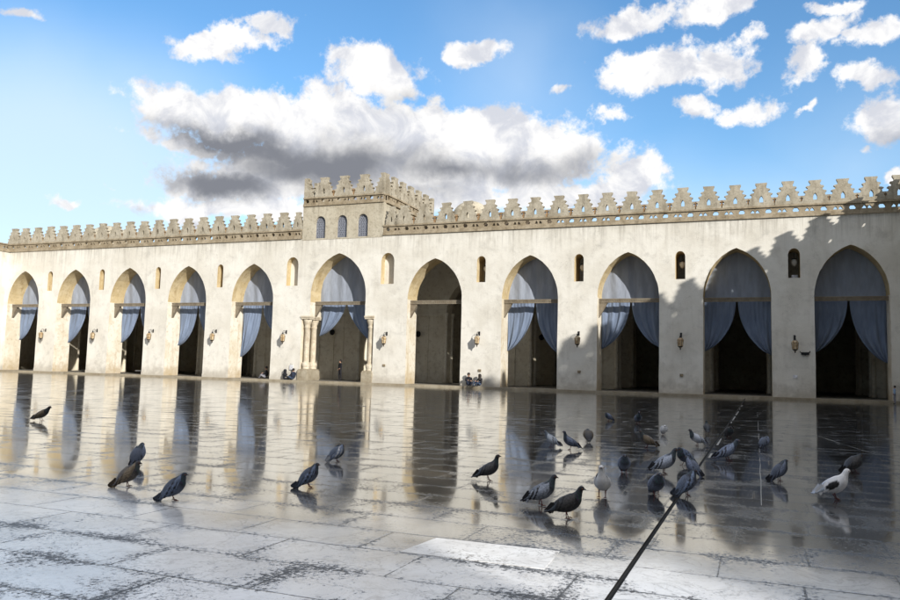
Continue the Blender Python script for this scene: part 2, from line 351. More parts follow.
# pale caulked joint lines, plus the channel's far reflection laid down as colour
sp = MB()
def streak(pts, w):
    for i in range(len(pts)-1):
        if random.random() < .3: continue
        (x0, y0), (x1, y1) = pts[i], pts[i+1]; d = Vector((x1-x0, y1-y0)).normalized(); n = Vector((-d.y, d.x))*w*random.uniform(.6, 1.2)
        sp.add([(x0+n.x,y0+n.y,.004),(x0-n.x,y0-n.y,.004),(x1-n.x,y1-n.y,.004),(x1+n.x,y1+n.y,.004)], [(0,1,2,3)])
def wavy(x0, y0, x1, y1, n, a):
    return [(x0+(x1-x0)*i/n+random.uniform(-a, a), y0+(y1-y0)*i/n) for i in range(n+1)]
streak(wavy(-.09, -20, .01, -45.2, 24, .006), .0045)
streak(wavy(-.80, -14, -.80, -40.5, 30, .004), .02)  # reflection along the channel's far half, painted as a pale strip
streak(wavy(1.2, -33, 2.4, -40.4, 12, .008), .008)
tag(sp.build('floor_streaks', plain('caulk_and_glint', (.30,.30,.29), .3)), kind='structure')
st = MB(); st.box(XL, XR, -.5, 0, -.02, .16); tag(st.build('stone_step', M_STEP), kind='structure')
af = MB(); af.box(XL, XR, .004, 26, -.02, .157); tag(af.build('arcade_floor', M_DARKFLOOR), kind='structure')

# ------------------------------------------------------------------ arch shapes
def arch_pts(cx, w, zs, za, n=12, jit=0.):
    """left springing over the apex to the right springing, a pointed two-centre arch"""
    h = za-zs; L = []; kk = .34
    for i in range(n+1):
        a = pi/2*i/n; L.append((cx-w*cos(a), zs+h*((1-kk)*sin(a)+kk*i/n)))
    L[-1] = (cx, za)
    Rr = [(2*cx-x, z) for x, z in L[-2::-1]]
    P = L+Rr
    return [(x+random.uniform(-jit, jit), z+random.uniform(-jit, jit)) for x, z in P]
def opening(cx, w, zs, za, z0, notch=None, jit=.012):
    P = arch_pts(cx, w, zs, za, 14, jit)
    L = []
    if notch:
        nx0, nx1, nz = notch
        L = [(nx0, z0), (nx0, nz), (cx-w, nz)]
    else: L = [(cx-w, z0)]
    k = 6; zb = L[-1][1]
    L += [(cx-w+random.uniform(-jit, jit), zb+(zs-zb)*i/k) for i in range(1, k)]
    Rl = [(cx+w+random.uniform(-jit, jit), zb+(zs-zb)*i/k) for i in range(k-1, 0, -1)]
    E = [(nx1 if False else cx+w, zb)] if not notch else [(cx+w, nz), (notch[1], nz), (notch[1], z0)]
    return L+P+Rl+E
def slot(cx, w, z0, z1, n=8):
    r = w; zs = z1-r*1.15
    return [(cx-w, z0)]+[(cx-w*cos(pi*i/n), zs+r*1.15*sin(pi*i/n)) for i in range(n+1)]+[(cx+w, z0)]
def pslot(cx, w, z0, z1, lean=0):
    return [(cx-w, z0), (cx-w, z0+(z1-z0)*.55), (cx-w*.6, z0+(z1-z0)*.8), (cx, z1), (cx+w*.6, z0+(z1-z0)*.8), (cx+w, z0+(z1-z0)*.55), (cx+w, z0)]

MER = [(.82,0),(.80,.16),(.70,.40),(.82,.49),(.78,.53),(.61,.57),(.575,.73),(.69,.82),(.64,.86),(.46,.90),(.43,1.04),(.54,1.13),(.49,1.17),(.32,1.20),(.29,1.33),(.37,1.50),(.375,1.56)]
def merlon_mesh(name, s=1., t=.30, seed=0):
    rnd = random.Random(seed); j = lambda: rnd.choice((rnd.uniform(-.012, .012), rnd.uniform(-.018, .018)))
    Rt = [(x*s+j(), z*s+j()*(z > .1)) for x, z in MER]; Lf = [(-x*s+j(), z*s+j()*(z > .1)) for x, z in MER][::-1]
    b = MB(); b.plate(Rt+Lf, [pslot(0, .118*s, .26*s, .72*s)], -t/2, t/2)
    return b.mesh(name, M_TRIM)
def half_mesh(name, s=1., t=.30):
    b = MB(); b.plate([(0, 0)]+[(x*s, z*s) for x, z in MER]+[(0, MER[-1][1]*s)], [], -t/2, t/2)
    return b.mesh(name, M_TRIM)
MERL = [merlon_mesh('merlon', 1, .30, k) for k in range(9)]
MERT = [merlon_mesh('merlon', 1.08, .30, 10+k) for k in range(3)]

def parapet(parent, xs, x0, x1, y, z, hb=.44, pro=.12, meshes=MERL, zc=.26, m=M_TRIM, closed=False):
    """cornice, openwork frieze with paired and single holes, cap course, spacers and merlons, along local x"""
    c = MB(); c.box(x0, x1, y-pro, y+.36, z, z+zc*.45); c.box(x0, x1, y-pro*.6, y+.36, z+zc*.45+.002, z+zc)
    zb = z+zc+.002; c.box(x0, x1, y-.10, y+.34, zb+hb+.002, zb+hb+.12)
    c.build('cornice', M_TRIMF, parent)
    f = MB(); pitch = 1.62; n = max(1, round((x1-x0)/pitch)); pitch = (x1-x0)/n
    for i in range(n):
        a = x0+i*pitch; b_ = a+pitch; q = pitch/1.62
        holes = []
        cx = a+.36*q; zc0 = zb+.08
        holes.append([(cx-.15, zc0), (cx-.20, zc0+.13), (cx-.10, zc0+.28), (cx+.10, zc0+.28), (cx+.20, zc0+.13), (cx+.15, zc0)])
        for dx in (-.17, .17):
            cx2 = a+1.17*q+dx; s_ = 1 if dx > 0 else -1
            holes.append([(cx2-.14, zc0+.02), (cx2-.08-.03*s_, zc0+.16), (cx2-.02*s_, zc0+.25), (cx2+.08-.03*s_, zc0+.16), (cx2+.14, zc0+.02)])
        f.plate([(a, zb), (b_, zb), (b_, zb+hb), (a, zb+hb)], holes, y+.0, y+.26,
                skip=(lambda p, q_: abs(p[0]-q_[0]) < 1e-6), hside=0)
    f.build('frieze', M_TRIMF, parent)
    zt = zb+hb+.12
    for i in range(len(xs)-1):
        sp = MB(); mid = (xs[i]+xs[i+1])/2; g = (xs[i+1]-xs[i])/2
        sp.plate([(mid-g+.66, zt+.002), (mid+g-.66, zt+.002), (mid+.04, zt+.42), (mid-.04, zt+.42)], [], y+.07, y+.24)
        sp.plate([(mid-g+.62, zt+.41), (mid+g-.62, zt+.41), (mid+g-.56, zt+.56), (mid-g+.56, zt+.56)], [], y+.03, y+.28)
        sp.build('spacer', M_TRIMD, parent)
    for i, x in enumerate(xs):
        o = bpy.data.objects.new('merlon', meshes[(i*5+i//3) % len(meshes)]); C.objects.link(o); o.parent = parent
        o.location = (x, y+.155, zt); o.scale = (1 if i % 2 else -1, 1, random.uniform(.985, 1.015))
    return zt

# ------------------------------------------------------------------ main arcade facade
AX = [-67.45,-60.75,-54.02,-47.2,-40.2,-31.83,-23.27,-15.65,-8.52,-1.37,5.45]
TH = 1.8; Z0 = .16; WT = 11.92
main = empty('arcade_building')
tag(main, 'long cream plastered arcade of eleven pointed arches across the far side of the court', 'building')
outer = [(XL, Z0)]
for k, cx in enumerate(AX):
    if k == 5: outer += opening(cx, 2.57, 7.2, 10.62, Z0, notch=(-35.15, -28.45, 5.46))
    else: outer += opening(cx, 2.13 if k != 6 else 2.28, 6.75, 9.95 if k < 9 else 9.98, Z0)
outer += [(XR, Z0), (XR, WT), (XL, WT)]
NX = [(-64.0,.30,7.95,9.85),(-57.35,.30,7.95,9.9),(-50.62,.29,7.95,9.95),(-43.7,.30,7.98,10.0),(-36.28,.56,8.0,10.42),(-27.38,.57,8.0,10.5),(-19.47,.35,8.0,10.0),(-12.0,.34,7.92,9.92),(-4.98,.33,7.95,9.9),(2.15,.36,7.9,9.85)]
holes = [slot(x, w, a, b_) for x, w, a, b_ in NX]
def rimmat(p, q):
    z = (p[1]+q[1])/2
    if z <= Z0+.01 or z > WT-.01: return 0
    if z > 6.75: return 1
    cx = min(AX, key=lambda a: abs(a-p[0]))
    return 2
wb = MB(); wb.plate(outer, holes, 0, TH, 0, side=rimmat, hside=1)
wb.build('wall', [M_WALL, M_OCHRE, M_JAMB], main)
# plinth skirting on each pier
ed = [XL]
for k, cx in enumerate(AX):
    w = 2.13 if k not in (5, 6) else (2.28 if k == 6 else 0)
    if k == 5: ed += [-35.15, -28.45]
    else: ed += [cx-w, cx+w]
ed += [XR]
for i in range(0, len(ed), 2):
    if ed[i+1]-ed[i] > .3:
        sk = MB(); sk.box(ed[i]+.01, ed[i+1]-.01, -.045, -.002, Z0, Z0+.27); sk.build('skirting', M_WALL, main)
# back walls of the blind niches (the two big ones beside the gate and the narrow ones on the left)
for x, w, a, b_ in NX[:6]:
    nb = MB(); nb.box(x-w-.02, x+w+.02, .62 if w > .5 else .75, 1.0, a-.02, b_+.05); nb.build('niche_back', M_WALL, main)
# flat roof; light slot behind the front bay is added to brighten inner piers
for q in ((XL-12.8, XR, TH+.005, 2.1), (XL-12.8, -46, 2.1, 3.7), (-14.5, XR, 2.1, 3.7), (XL-12.8, XR, 3.7, 25.2)):
    rf = MB(); rf.box(*q, 11.45, 11.8); rf.build('roof', M_ROOF, main)
bw = MB(); bw.box(XL-12.8, XR, 25.2, 26, .16, 12.2); bw.box(XR-.3, XR, TH+.01, 25.2, .165, 11.44); bw.box(XL-12.8, XL-12.5, -.2, 25.2, .0, 11.44)
bw.build('rear_wall', M_INNER, main)
# two inner rows of piers and arches with engaged corner columns
for ri, yr in enumerate((7.6, 15.8)):
    AI = [c for c in AX]; out = [(XL+.31, .162)]
    b = MB(); xs_e = []
    for k, cx in enumerate(AI):
        w = 2.05; out += opening(cx, w, 6.3, 9.2, .162, jit=0); xs_e += [cx-w, cx+w]
    out += [(XR-.31, .162), (XR-.31, 11.44), (XL+.31, 11.44)]
    b.plate(out, [], yr, yr+1.3, 0, side=lambda p, q: 0)
    for x in xs_e:
        s_ = 1
        for yy in (yr-.02, yr+1.32): b.lathe([(.2,.162),(.2,.4),(.15,.45),(.15,5.9),(.21,6.1),(.21,6.3)], 10, x, yy)
    for i in range(1, len(xs_e)-1, 2):
        a, c = xs_e[i], xs_e[i+1]
        b.box(a+.2, c-.2, yr-.07, yr-.003, 5.95, 6.25)
        for f_ in (.38, .62): b.box(a+(c-a)*f_-.05, a+(c-a)*f_+.05, yr-.06, yr-.003, .17, 5.9)
    b.build('inner_arcade', M_INNER, main)
rf = MB(); rf.box(-46, -14.5, 1.95, 2.09, 11.805, 13.0); rf.build('added_sun_curb', M_ROOF, main)  # added curb, keeps direct sun from falling through the roof slot
# tie beams with a bracket under each end
for k, cx in enumerate(AX):
    w = {5: 2.57, 6: 2.28}.get(k, 2.13)
    b = MB(); y0 = .55 if k != 5 else .75
    b.box(cx-w-.1, cx+w+.1, y0, y0+.3, 6.44, 6.70)
    b.box(cx-w-.1, cx+w+.1, y0-.03, y0-.001, 6.63, 6.71); b.box(cx-w-.1, cx+w+.1, y0-.03, y0-.001, 6.42, 6.48)
    n = 26
    for i in range(n):
        x = cx-w+2*w*(i+.5)/n; b.box(x-.045, x+.045, y0-.022, y0-.001, 6.51, 6.60)
    for s_ in ((-1,) if k < 9 else ()):
        xe = cx+s_*w
        vs = [(xe, y0+.03, 6.43), (xe-s_*.62, y0+.03, 6.43), (xe, y0+.03, 5.35), (xe, y0+.27, 6.43), (xe-s_*.62, y0+.27, 6.43), (xe, y0+.27, 5.35)]
        b.add(vs, [(0,1,2) if s_ < 0 else (0,2,1), (3,5,4) if s_ < 0 else (3,4,5), (1,4,5,2), (0,3,4,1), (0,2,5,3)])
    b.build('tie_beam', M_WOOD, main)
# gate columns, paired in the depth of each jamb
for x in (-34.77, -28.83):
    for y in (.33, 1.36):
        c = MB()
        c.lathe([(.33,1.08),(.34,1.16),(.29,1.2),(.33,1.27),(.37,1.42),(.33,1.58),(.25,1.66),(.225,1.72),(.235,3.0),(.22,4.45),(.26,4.5),(.26,4.58),(.23,4.62),(.25,4.75),(.35,5.02),(.37,5.15),(.33,5.2)], 20, x, y)
        c.box(x-.40, x+.40, y-.40, y+.40, 5.2, 5.32); c.box(x-.44, x+.44, y-.44, y+.44, 5.322, 5.455)
        c.build('column', M_COL, main)
    b = MB(); b.box(x-.5, x+.42, -.18, 1.78, .162, .98); b.box(x-.45, x+.38, -.12, 1.72, .982, 1.08); b.build('column_base', M_STEP, main)
ML = [-69.45]+[-67.97+1.6956*i for i in range(19)]+[-35.85+.02]
ML = ML[:-1]
MRX = [-26.1,-24.35,-22.51,-20.71,-18.9,-17.12,-15.35,-13.55,-11.77,-10.03,-8.29,-6.55,-4.82,-3.12,-1.42,.21,1.84,3.46,5.08,6.69,8.25]
zt = parapet(main, ML, XL, -35.50, 0, WT)
parapet(main, MRX, -27.86, XR, 0, WT)
# half-hidden merlon tight against each side of the tower
for x in (-36.05, -27.25):
    o = bpy.data.objects.new('merlon', MERL[0]); C.objects.link(o); o.parent = main; o.location = (x+.05, .155, zt); o.scale = (.62, 1, .97)

# ------------------------------------------------------------------ tower over the gate
tw = empty('gate_tower', (-31.67, 0, WT-.12))
tag(tw, 'square crenellated block with three lattice windows rising above the central gate arch', 'tower')
b = MB(); X0, X1 = -3.78, 3.78; wz = 2.85
b.plate([(X0, .0), (X1, .0), (X1, wz), (X0, wz)], [slot(x, .48, .12, 1.98) for x in (-2.07, -.02, 1.9)], -.025, .5)
b.box(X0, X0+.5, .502, 10.0, .12, wz); b.box(X1-.5, X1, .502, 10.0, .12, wz); b.box(X0+.5, X1-.5, 9.5, 10.0, .12, wz); b.box(X0+.5, X1-.5, .502, 9.5, 2.3, 2.5)
b.build('wall', M_TOWER, tw)
def grille(cx):
    g = MB(); z0, z1 = .121, 1.978; w = .479; hs_ = []
    for r in range(11):
        for c in range(5):
            x = cx-.36+c*.18+(.0 if r % 2 else .045)-.02; z = z0+.12+r*.155
            lim = w if z < 1.4 else w*sqrt(max(0, 1-((z-1.42)/.55)**2))
            if abs(x-cx) < lim-.11 and z < z1-.16:
                hs_.append([(x-.05, z), (x, z-.05), (x+.05, z), (x, z+.055)])
    g.plate(slot(cx, w, z0, z1), hs_, .16, .24)
    return g.build('lattice_window', M_GRILLE, tw)
for x in (-2.07, -.02, 1.9): grille(x)
front = empty('front_parapet'); front.parent = tw
def tower_par(px, py, rz, L, n):
    e = tw
    par = empty('parapet', (px, py, 0), rz); par.parent = tw
    xs = [L*i/(n-1) for i in range(n)][1:-1]
    z_ = parapet(par, xs, 0, L, -.03, wz, hb=.40, pro=.10, meshes=MERT, zc=.22)
    for x, sg in ((0, 1), (L, -1)):
        o = bpy.data.objects.new('corner_merlon', HALF); C.objects.link(o); o.parent = par; o.location = (x, .125, z_); o.scale = (sg, 1, 1)
HALF = half_mesh('corner_merlon', 1.08)
bpy.data.objects.remove(front)
tower_par(X0, 0, 0, 7.56, 5)
tower_par(X1+.03, .34, pi/2, 9.66, 7)
tower_par(X1, 10.0, pi, 7.56, 5)
tower_par(X0-.03, 9.66, -pi/2, 9.3, 7)

# small plaster domes on the roof behind the parapet
for (x, y, r, zt_, lab) in [(-24.9, 12, 1.75, 17.1, 'low plaster dome peeping over the parapet just right of the gate tower'), (-70.3, 13, 2.7, 17.0, 'rounded dome top peeping over the crenellations at the far left')]:
    b = MB(); b.lathe([(r*1.12, 11.8), (r*1.12, zt_-r*.85-.25), (r, zt_-r*.85)]+[(r*cos(a), zt_-r*.85+r*.85*sin(a)) for a in [pi/2*i/9 for i in range(1, 9)]]+[(.06, zt_+.0)], 28, 0, 0)
    tag(b.build('roof_dome', M_TOWER, None, (x, y, 0)), lab, 'dome')

# ------------------------------------------------------------------ side wings that close the court
def wing(name, loc, rz, L, n, label):
    e = empty(name, loc, rz); tag(e, label, 'building')
    b = MB(); P = (L-2*.0)/n
    cs = [3.0+i*6.75 for i in range(n)]
    out = [(0, 0)]
    for c in cs: out += opening(c, 2.13, 6.95, 9.95, 0)
    out += [(L, 0), (L, WT), (0, WT)]
    hol = [slot(c+3.375, .3, 7.95, 9.9) for c in cs[:-1]]
    b.plate(out, hol, 0, 1.8, 0, side=lambda p, q: 1 if (p[1]+q[1])/2 > 6.95 and (p[1]+q[1])/2 < WT-.1 else 0, hside=1)
    b.build('wall', [M_WALL, M_OCHRE], e)
    r = MB(); r.box(0, L, 1.81, 12, 11.4, 11.8); r.build('roof', M_ROOF, e)
    r = MB(); r.box(0, L, 12.01, 12.8, 0, 12.2); r.build('rear_wall', M_INNER, e)
    parapet(e, [.75+i*1.7 for i in range(int((L-.8)/1.7))], 0, L, 0, WT)
    for c in cs:
        t = MB(); t.box(c-2.2, c+2.2, .55, .85, 6.44, 6.7); t.build('tie_beam', M_WOOD, e)
    return e
wing('left_wing_building', (XL, -66, 0), pi/2, 65.995, 9, 'cream side wing at the extreme left edge, only a sliver in view')
wing('right_wing_building', (XR, -.1, 0), -pi/2, 65.9, 9, 'cream side wing just beyond the right edge that throws the stepped shadow')
wing('rear_wing_building', (XR, -66.2, 0), pi, 78.4, 11, 'cream arcade wing closing the court behind the viewer')

# ------------------------------------------------------------------ curtains
ORD = ['leftmost', 'second from left', 'third from left', 'fourth from left', 'fifth from left, just left of the gate', 'tall central gate', None, 'fourth from right', 'third from right', 'second from right', 'rightmost']
def curtain(k):
    cx = AX[k]; w = {5: 2.57}.get(k, 2.13); za = 10.62 if k == 5 else 9.95; zs = 7.2 if k == 5 else 6.75
    rnd = random.Random(100+k)
    e = empty('curtain', (cx, 1.66, 6.6))
    ap = arch_pts(0, w, zs, za, 16)
    ph = rnd.uniform(0, 6)
    def half(z):
        if z <= zs: return w
        pts = ap[:17]
        for (x0, z0), (x1, z1) in zip(pts, pts[1:]):
            if z0 <= z <= z1: return -(x0+(x1-x0)*(z-z0)/(z1-z0+1e-9))
        return .02
    nu, nv = 40, 18; vs = []; fs = []
    for j in range(nv+1):
        z = 6.66+(za-.03-6.66)*j/nv; hw = max(.02, half(z))+.02
        for i in range(nu+1):
            u = -1+2*i/nu; x = u*hw
            y = .05*sin(x*3.1+ph)+.03*sin(x*7.3+z*.6+ph*2)+.015*sin(math.atan2(x, z-5.5)*38+ph)+.10*(1-((z-8.0)/2.2)**2)*(1-u*u)*.8
            vs.append((x, y-.05, z-6.6))
    for j in range(nv):
        for i in range(nu): a = j*(nu+1)+i; fs.append((a, a+1, a+nu+2, a+nu+1))
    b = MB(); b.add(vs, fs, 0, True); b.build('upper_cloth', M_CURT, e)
    for s_ in (-1, 1):
        zb = {0: 3.2, 1: 3.0, 2: 3.1, 3: 2.9, 4: 2.0, 5: 3.9, 7: 2.9, 8: 3.15, 9: 3.1, 10: 3.1}[k]
        if s_ > 0: zb = {4: 3.6, 5: 3.4, 7: 2.6, 10: 2.5, 9: 2.9}.get(k, zb+.1)
        nu, nv = 44, 30; vs = []; fs = []; fat = {4: .35 if s_ < 0 else 0}.get(k, 0)
        top = .96 if s_ < 0 else .99
        for j in range(nv+1):
            t = j/nv; z = 6.62-(6.62-zb)*t
            reach = w*max(.03, (1-t**(1.55 if k in (5,) else 2.1))**(.72))*top
            reach = max(.06, reach)
            for i in range(nu+1):
                u = i/nu; x = s_*(w+.01-u*reach)
                amp = .03+.09*t
                y = amp*(.6+.4*sin(ph*3+z))*sin(u*19+ph+s_+.5*sin(z*1.3+ph))+.018*sin(u*47+ph+z)+.05*sin(u*7+z*1.2+ph)+(.30+fat)*sin(pi*min(1, t*1.0))*u*(1-u)*2.2
                vs.append((x, -y+.0, z-6.6))
        for j in range(nv):
            for i in range(nu): a = j*(nu+1)+i; fs.append((a, a+1, a+nu+2, a+nu+1))
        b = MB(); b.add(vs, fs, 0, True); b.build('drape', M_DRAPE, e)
    lab = {0: 'blue grey curtain tied back inside the leftmost arch', 5: 'wide blue grey curtain parted inside the tall column flanked gate arch', 4: 'ballooning blue grey curtain in the arch just left of the gate',
           7: 'blue grey curtain in the arch right of the uncurtained arch', 10: 'shaded blue grey curtain in the rightmost arch'}.get(k, 'blue grey curtain tied back inside the %s arch' % ORD[k])
    tag(e, lab, 'curtain', 'curtains hung in the arches')
for k in range(11):
    if k != 6: curtain(k)

# ------------------------------------------------------------------ wall lanterns
m_glass, tg, bg_ = mat('amber_glass')
tg.links.new(mixc(tg, smooth(tg, noise(tg, pos(tg), 7, 3, .5), .35, .65), (.34,.22,.11), (.55,.44,.28)), bg_.inputs['Base Color'])
bg_.inputs['Roughness'].default_value = .25; bg_.inputs['Specular IOR Level'].default_value = .5
def lantern():
    e = empty('wall_lantern')
    b = MB(); b.lathe([(.05,-.46),(.19,-.30),(.24,.22),(.15,.34)], 6, 0, 0, 0, False); b.build('glass', m_glass, e)
    b = MB()
    b.lathe([(.015,-.60),(.05,-.52),(.06,-.44),(.19,-.33),(.19,-.29),(.02,-.288)], 6, 0, 0, 0, False)
    b.lathe([(.02,.212),(.23,.215),(.22,.25),(.12,.36),(.05,.43),(.07,.48),(.02,.56)], 6, 0, 0, 0, False)
    for k in range(6):
        a = 2*pi*k/6; b.tube([(.19*cos(a), .19*sin(a), -.31), (.245*cos(a), .245*sin(a), .215)], .013, 5)
    b.build('frame', M_BLACK, e)
    b = MB(); b.tube([(0,0,.54),(0,.02,.66),(0,.16,.72),(0,.34,.66),(0,.56,.60)], .022, 6); b.box(-.07, .07, .545, .575, .42, .78)
    b.tube([(0,.55,.45),(0,.38,.50),(0,.22,.64)], .015, 5); b.build('bracket', M_BLACK, e)
    return e
LX = [(-64.1,3.6),(-57.5,3.6),(-50.8,3.6),(-43.8,3.62),(-36.6,3.6),(-27.25,3.52),(-19.5,3.6),(-11.95,3.66),(-4.93,3.6),(2.12,3.5)]
LL = ['pier between the leftmost arch and the next one', 'pier between the second and third arches from the left', 'pier between the third and fourth arches from the left', 'pier between the fourth and fifth arches from the left',
      'pier left of the gate columns', 'pier just right of the gate', 'pier right of the uncurtained arch, above the seated couple', 'pier between the fourth and third arches from the right', 'pier between the third and second arches from the right', 'shaded pier beside the rightmost arch']
proto = lantern()
for i, (x, z) in enumerate(LX):
    o = proto if i == 0 else copy_tree(proto)
    o.location = (x, -.50, z); o.scale = (.86, .88, .86)
    tag(o, 'amber lantern on the '+LL[i], 'lantern', 'lanterns on the arcade piers')
# small iron bracket and a little white notice low on the shaded pier, wall boxes on the others
b = MB(); b.tube([(-.30,0,.10),(-.22,0,-.05),(.2,0,-.06),(.28,0,.12)], .035, 6); b.box(-.24, .22, -.05, .06, -.12, .04); b.tube([(-.05,0,-.1),(0,0,-.16),(.05,0,-.1)], .03, 5)
tag(b.build('iron_rack', M_BLACK, None, (2.73, -.07, 3.03)), 'small black iron rack on the shaded pier beside its lantern', 'rack')
b = MB(); b.box(-.13, .13, 0, .03, -.1, .1); tag(b.build('wall_notice', plain('notice_white', (.7,.7,.74), .6), None, (2.13, -.032, 1.5)), 'small white notice low on the shaded pier beside the rightmost arch', 'notice')
M_BOX = plain('dull_box', (.25,.2,.13), .7)
for i, (x, z, lab) in enumerate([(-27.4, 1.55, 'pier just right of the gate'), (-19.4, 1.35, 'pier above the seated couple'), (-11.9, 1.45, 'pier between the fourth and third arches from the right'), (-4.9, 1.4, 'pier between the third and second arches from the right')]):
    b = MB(); b.box(-.11, .11, -.03, .03, -.09, .09); b.box(-.08, .08, -.045, -.031, -.06, .06)
    tag(b.build('wall_socket', M_BOX, None, (x, -.032, z)), 'dull socket box on the '+lab, 'socket', 'socket boxes on the piers')
# lamps hanging in the narrow open windows
m_globe = plain('milk_glass', (.75,.72,.66), .3, 0, .05)
for i, (x, w, a, b_) in enumerate(NX[6:]):
    e = empty('hanging_lamp', (x+.04, 1.0, a+1.15))
    g = MB(); g.lathe([(.05,-.26),(.12,-.20),(.19,-.05),(.20,.06),(.15,.17),(.05,.22)], 14, 0, 0); g.build('globe', m_globe, e)
    g = MB(); g.tube([(0,0,.21),(0,0,b_-a-1.3)], .012, 5); g.lathe([(.02,.2),(.17,.21),(.15,.25),(.02,.27)], 12, 0, 0); g.build('hanger', M_BLACK, e)
    tag(e, 'globe lamp in the narrow window '+['right of the uncurtained arch', 'between the fourth and third arches from the right', 'between the third and second arches from the right', 'beside the rightmost arch'][i], 'lamp', 'lamps in the narrow windows')
g = MB(); g.box(-.18, .18, -.1, .1, 0, .22); tag(g.build('white_box', plain('white_plastic', (.62,.64,.72), .5), None, (2.2, .9, 7.97)), 'small white box on the sill of the narrow window beside the rightmost arch', 'box')
# round black speakers on the inner piers
for i, (x, y, z, lab) in enumerate([(-36.6, 7.45, 4.5, 'on the inner pier seen in the arch left of the gate'), (-28.6, 7.45, 4.4, 'on the inner pier seen left in the gate arch'), (-27.9, 7.45, 4.4, 'on the inner pier in the gate arch, the right one of the two'),
                       (-18.9, 15.6, 4.6, 'on the far inner pier of the uncurtained arch'), (-19.9, 7.45, 3.9, 'on the inner pier under the curtain right of the uncurtained arch')]):
    g = MB(); g.lathe([(.02,0),(.24,0),(.27,.05),(.24,.12),(.05,.16)], 16, 0, 0); o = g.build('round_speaker', M_BLACK, None, (x, y, z)); o.rotation_euler = (pi/2, 0, 0)
    tag(o, 'round speaker '+lab, 'speaker', 'loudspeakers on the inner piers')

# ------------------------------------------------------------------ people
def skin_body(name, joints, edges, mats, matf, parent, sub=2):
    me = bpy.data.meshes.new(name); me.from_pydata([j[0] for j in joints], edges, [])
    o = bpy.data.objects.new('tmp', me); C.objects.link(o)
    md = o.modifiers.new('s', 'SKIN'); md.use_smooth_shade = True
    bm = bmesh.new(); bm.from_mesh(me); ly = bm.verts.layers.skin.verify(); bm.verts.ensure_lookup_table()
    for i, j in enumerate(joints):
        r = j[1]; bm.verts[i][ly].radius = (r if isinstance(r, tuple) else (r, r)); bm.verts[i][ly].use_root = (i == 0)
    bm.to_mesh(me); bm.free()
    sb = o.modifiers.new('u', 'SUBSURF'); sb.levels = sub; sb.render_levels = sub
    dg = bpy.context.evaluated_depsgraph_get(); dg.update()
    m2 = bpy.data.meshes.new_from_object(o.evaluated_get(dg)); bpy.data.objects.remove(o)
    m2.name = name; m2.materials.clear()
    for m in mats: m2.materials.append(m)
    for p in m2.polygons: p.material_index = matf(p.center); p.use_smooth = True
    r = bpy.data.objects.new(name, m2); C.objects.link(r)
    if parent: r.parent = parent
    return r
M_SKIN = plain('skin', (.42,.25,.17), .6, 0, .1); M_HAIR = plain('dark_hair', (.02,.016,.013), .6)
M_BLK = plain('black_cloth', (.016,.016,.02), .9); M_NAVY = plain('navy_cloth', (.02,.026,.045), .9); M_JEAN = plain('denim', (.06,.085,.14), .9)
M_LBLUE = plain('light_blue_cloth', (.28,.40,.60), .9); M_WHT = plain('white_cloth', (.6,.6,.62), .9); M_GREYC = plain('grey_cloth', (.22,.22,.25), .9)
E_ = [(0,1),(1,2),(2,3),(3,4),(4,5),(5,6),(2,7),(7,8),(8,9),(9,10),(2,11),(11,12),(12,13),(13,14),(0,15),(15,16),(16,17),(17,18),(0,19),(19,20),(20,21),(21,22)]
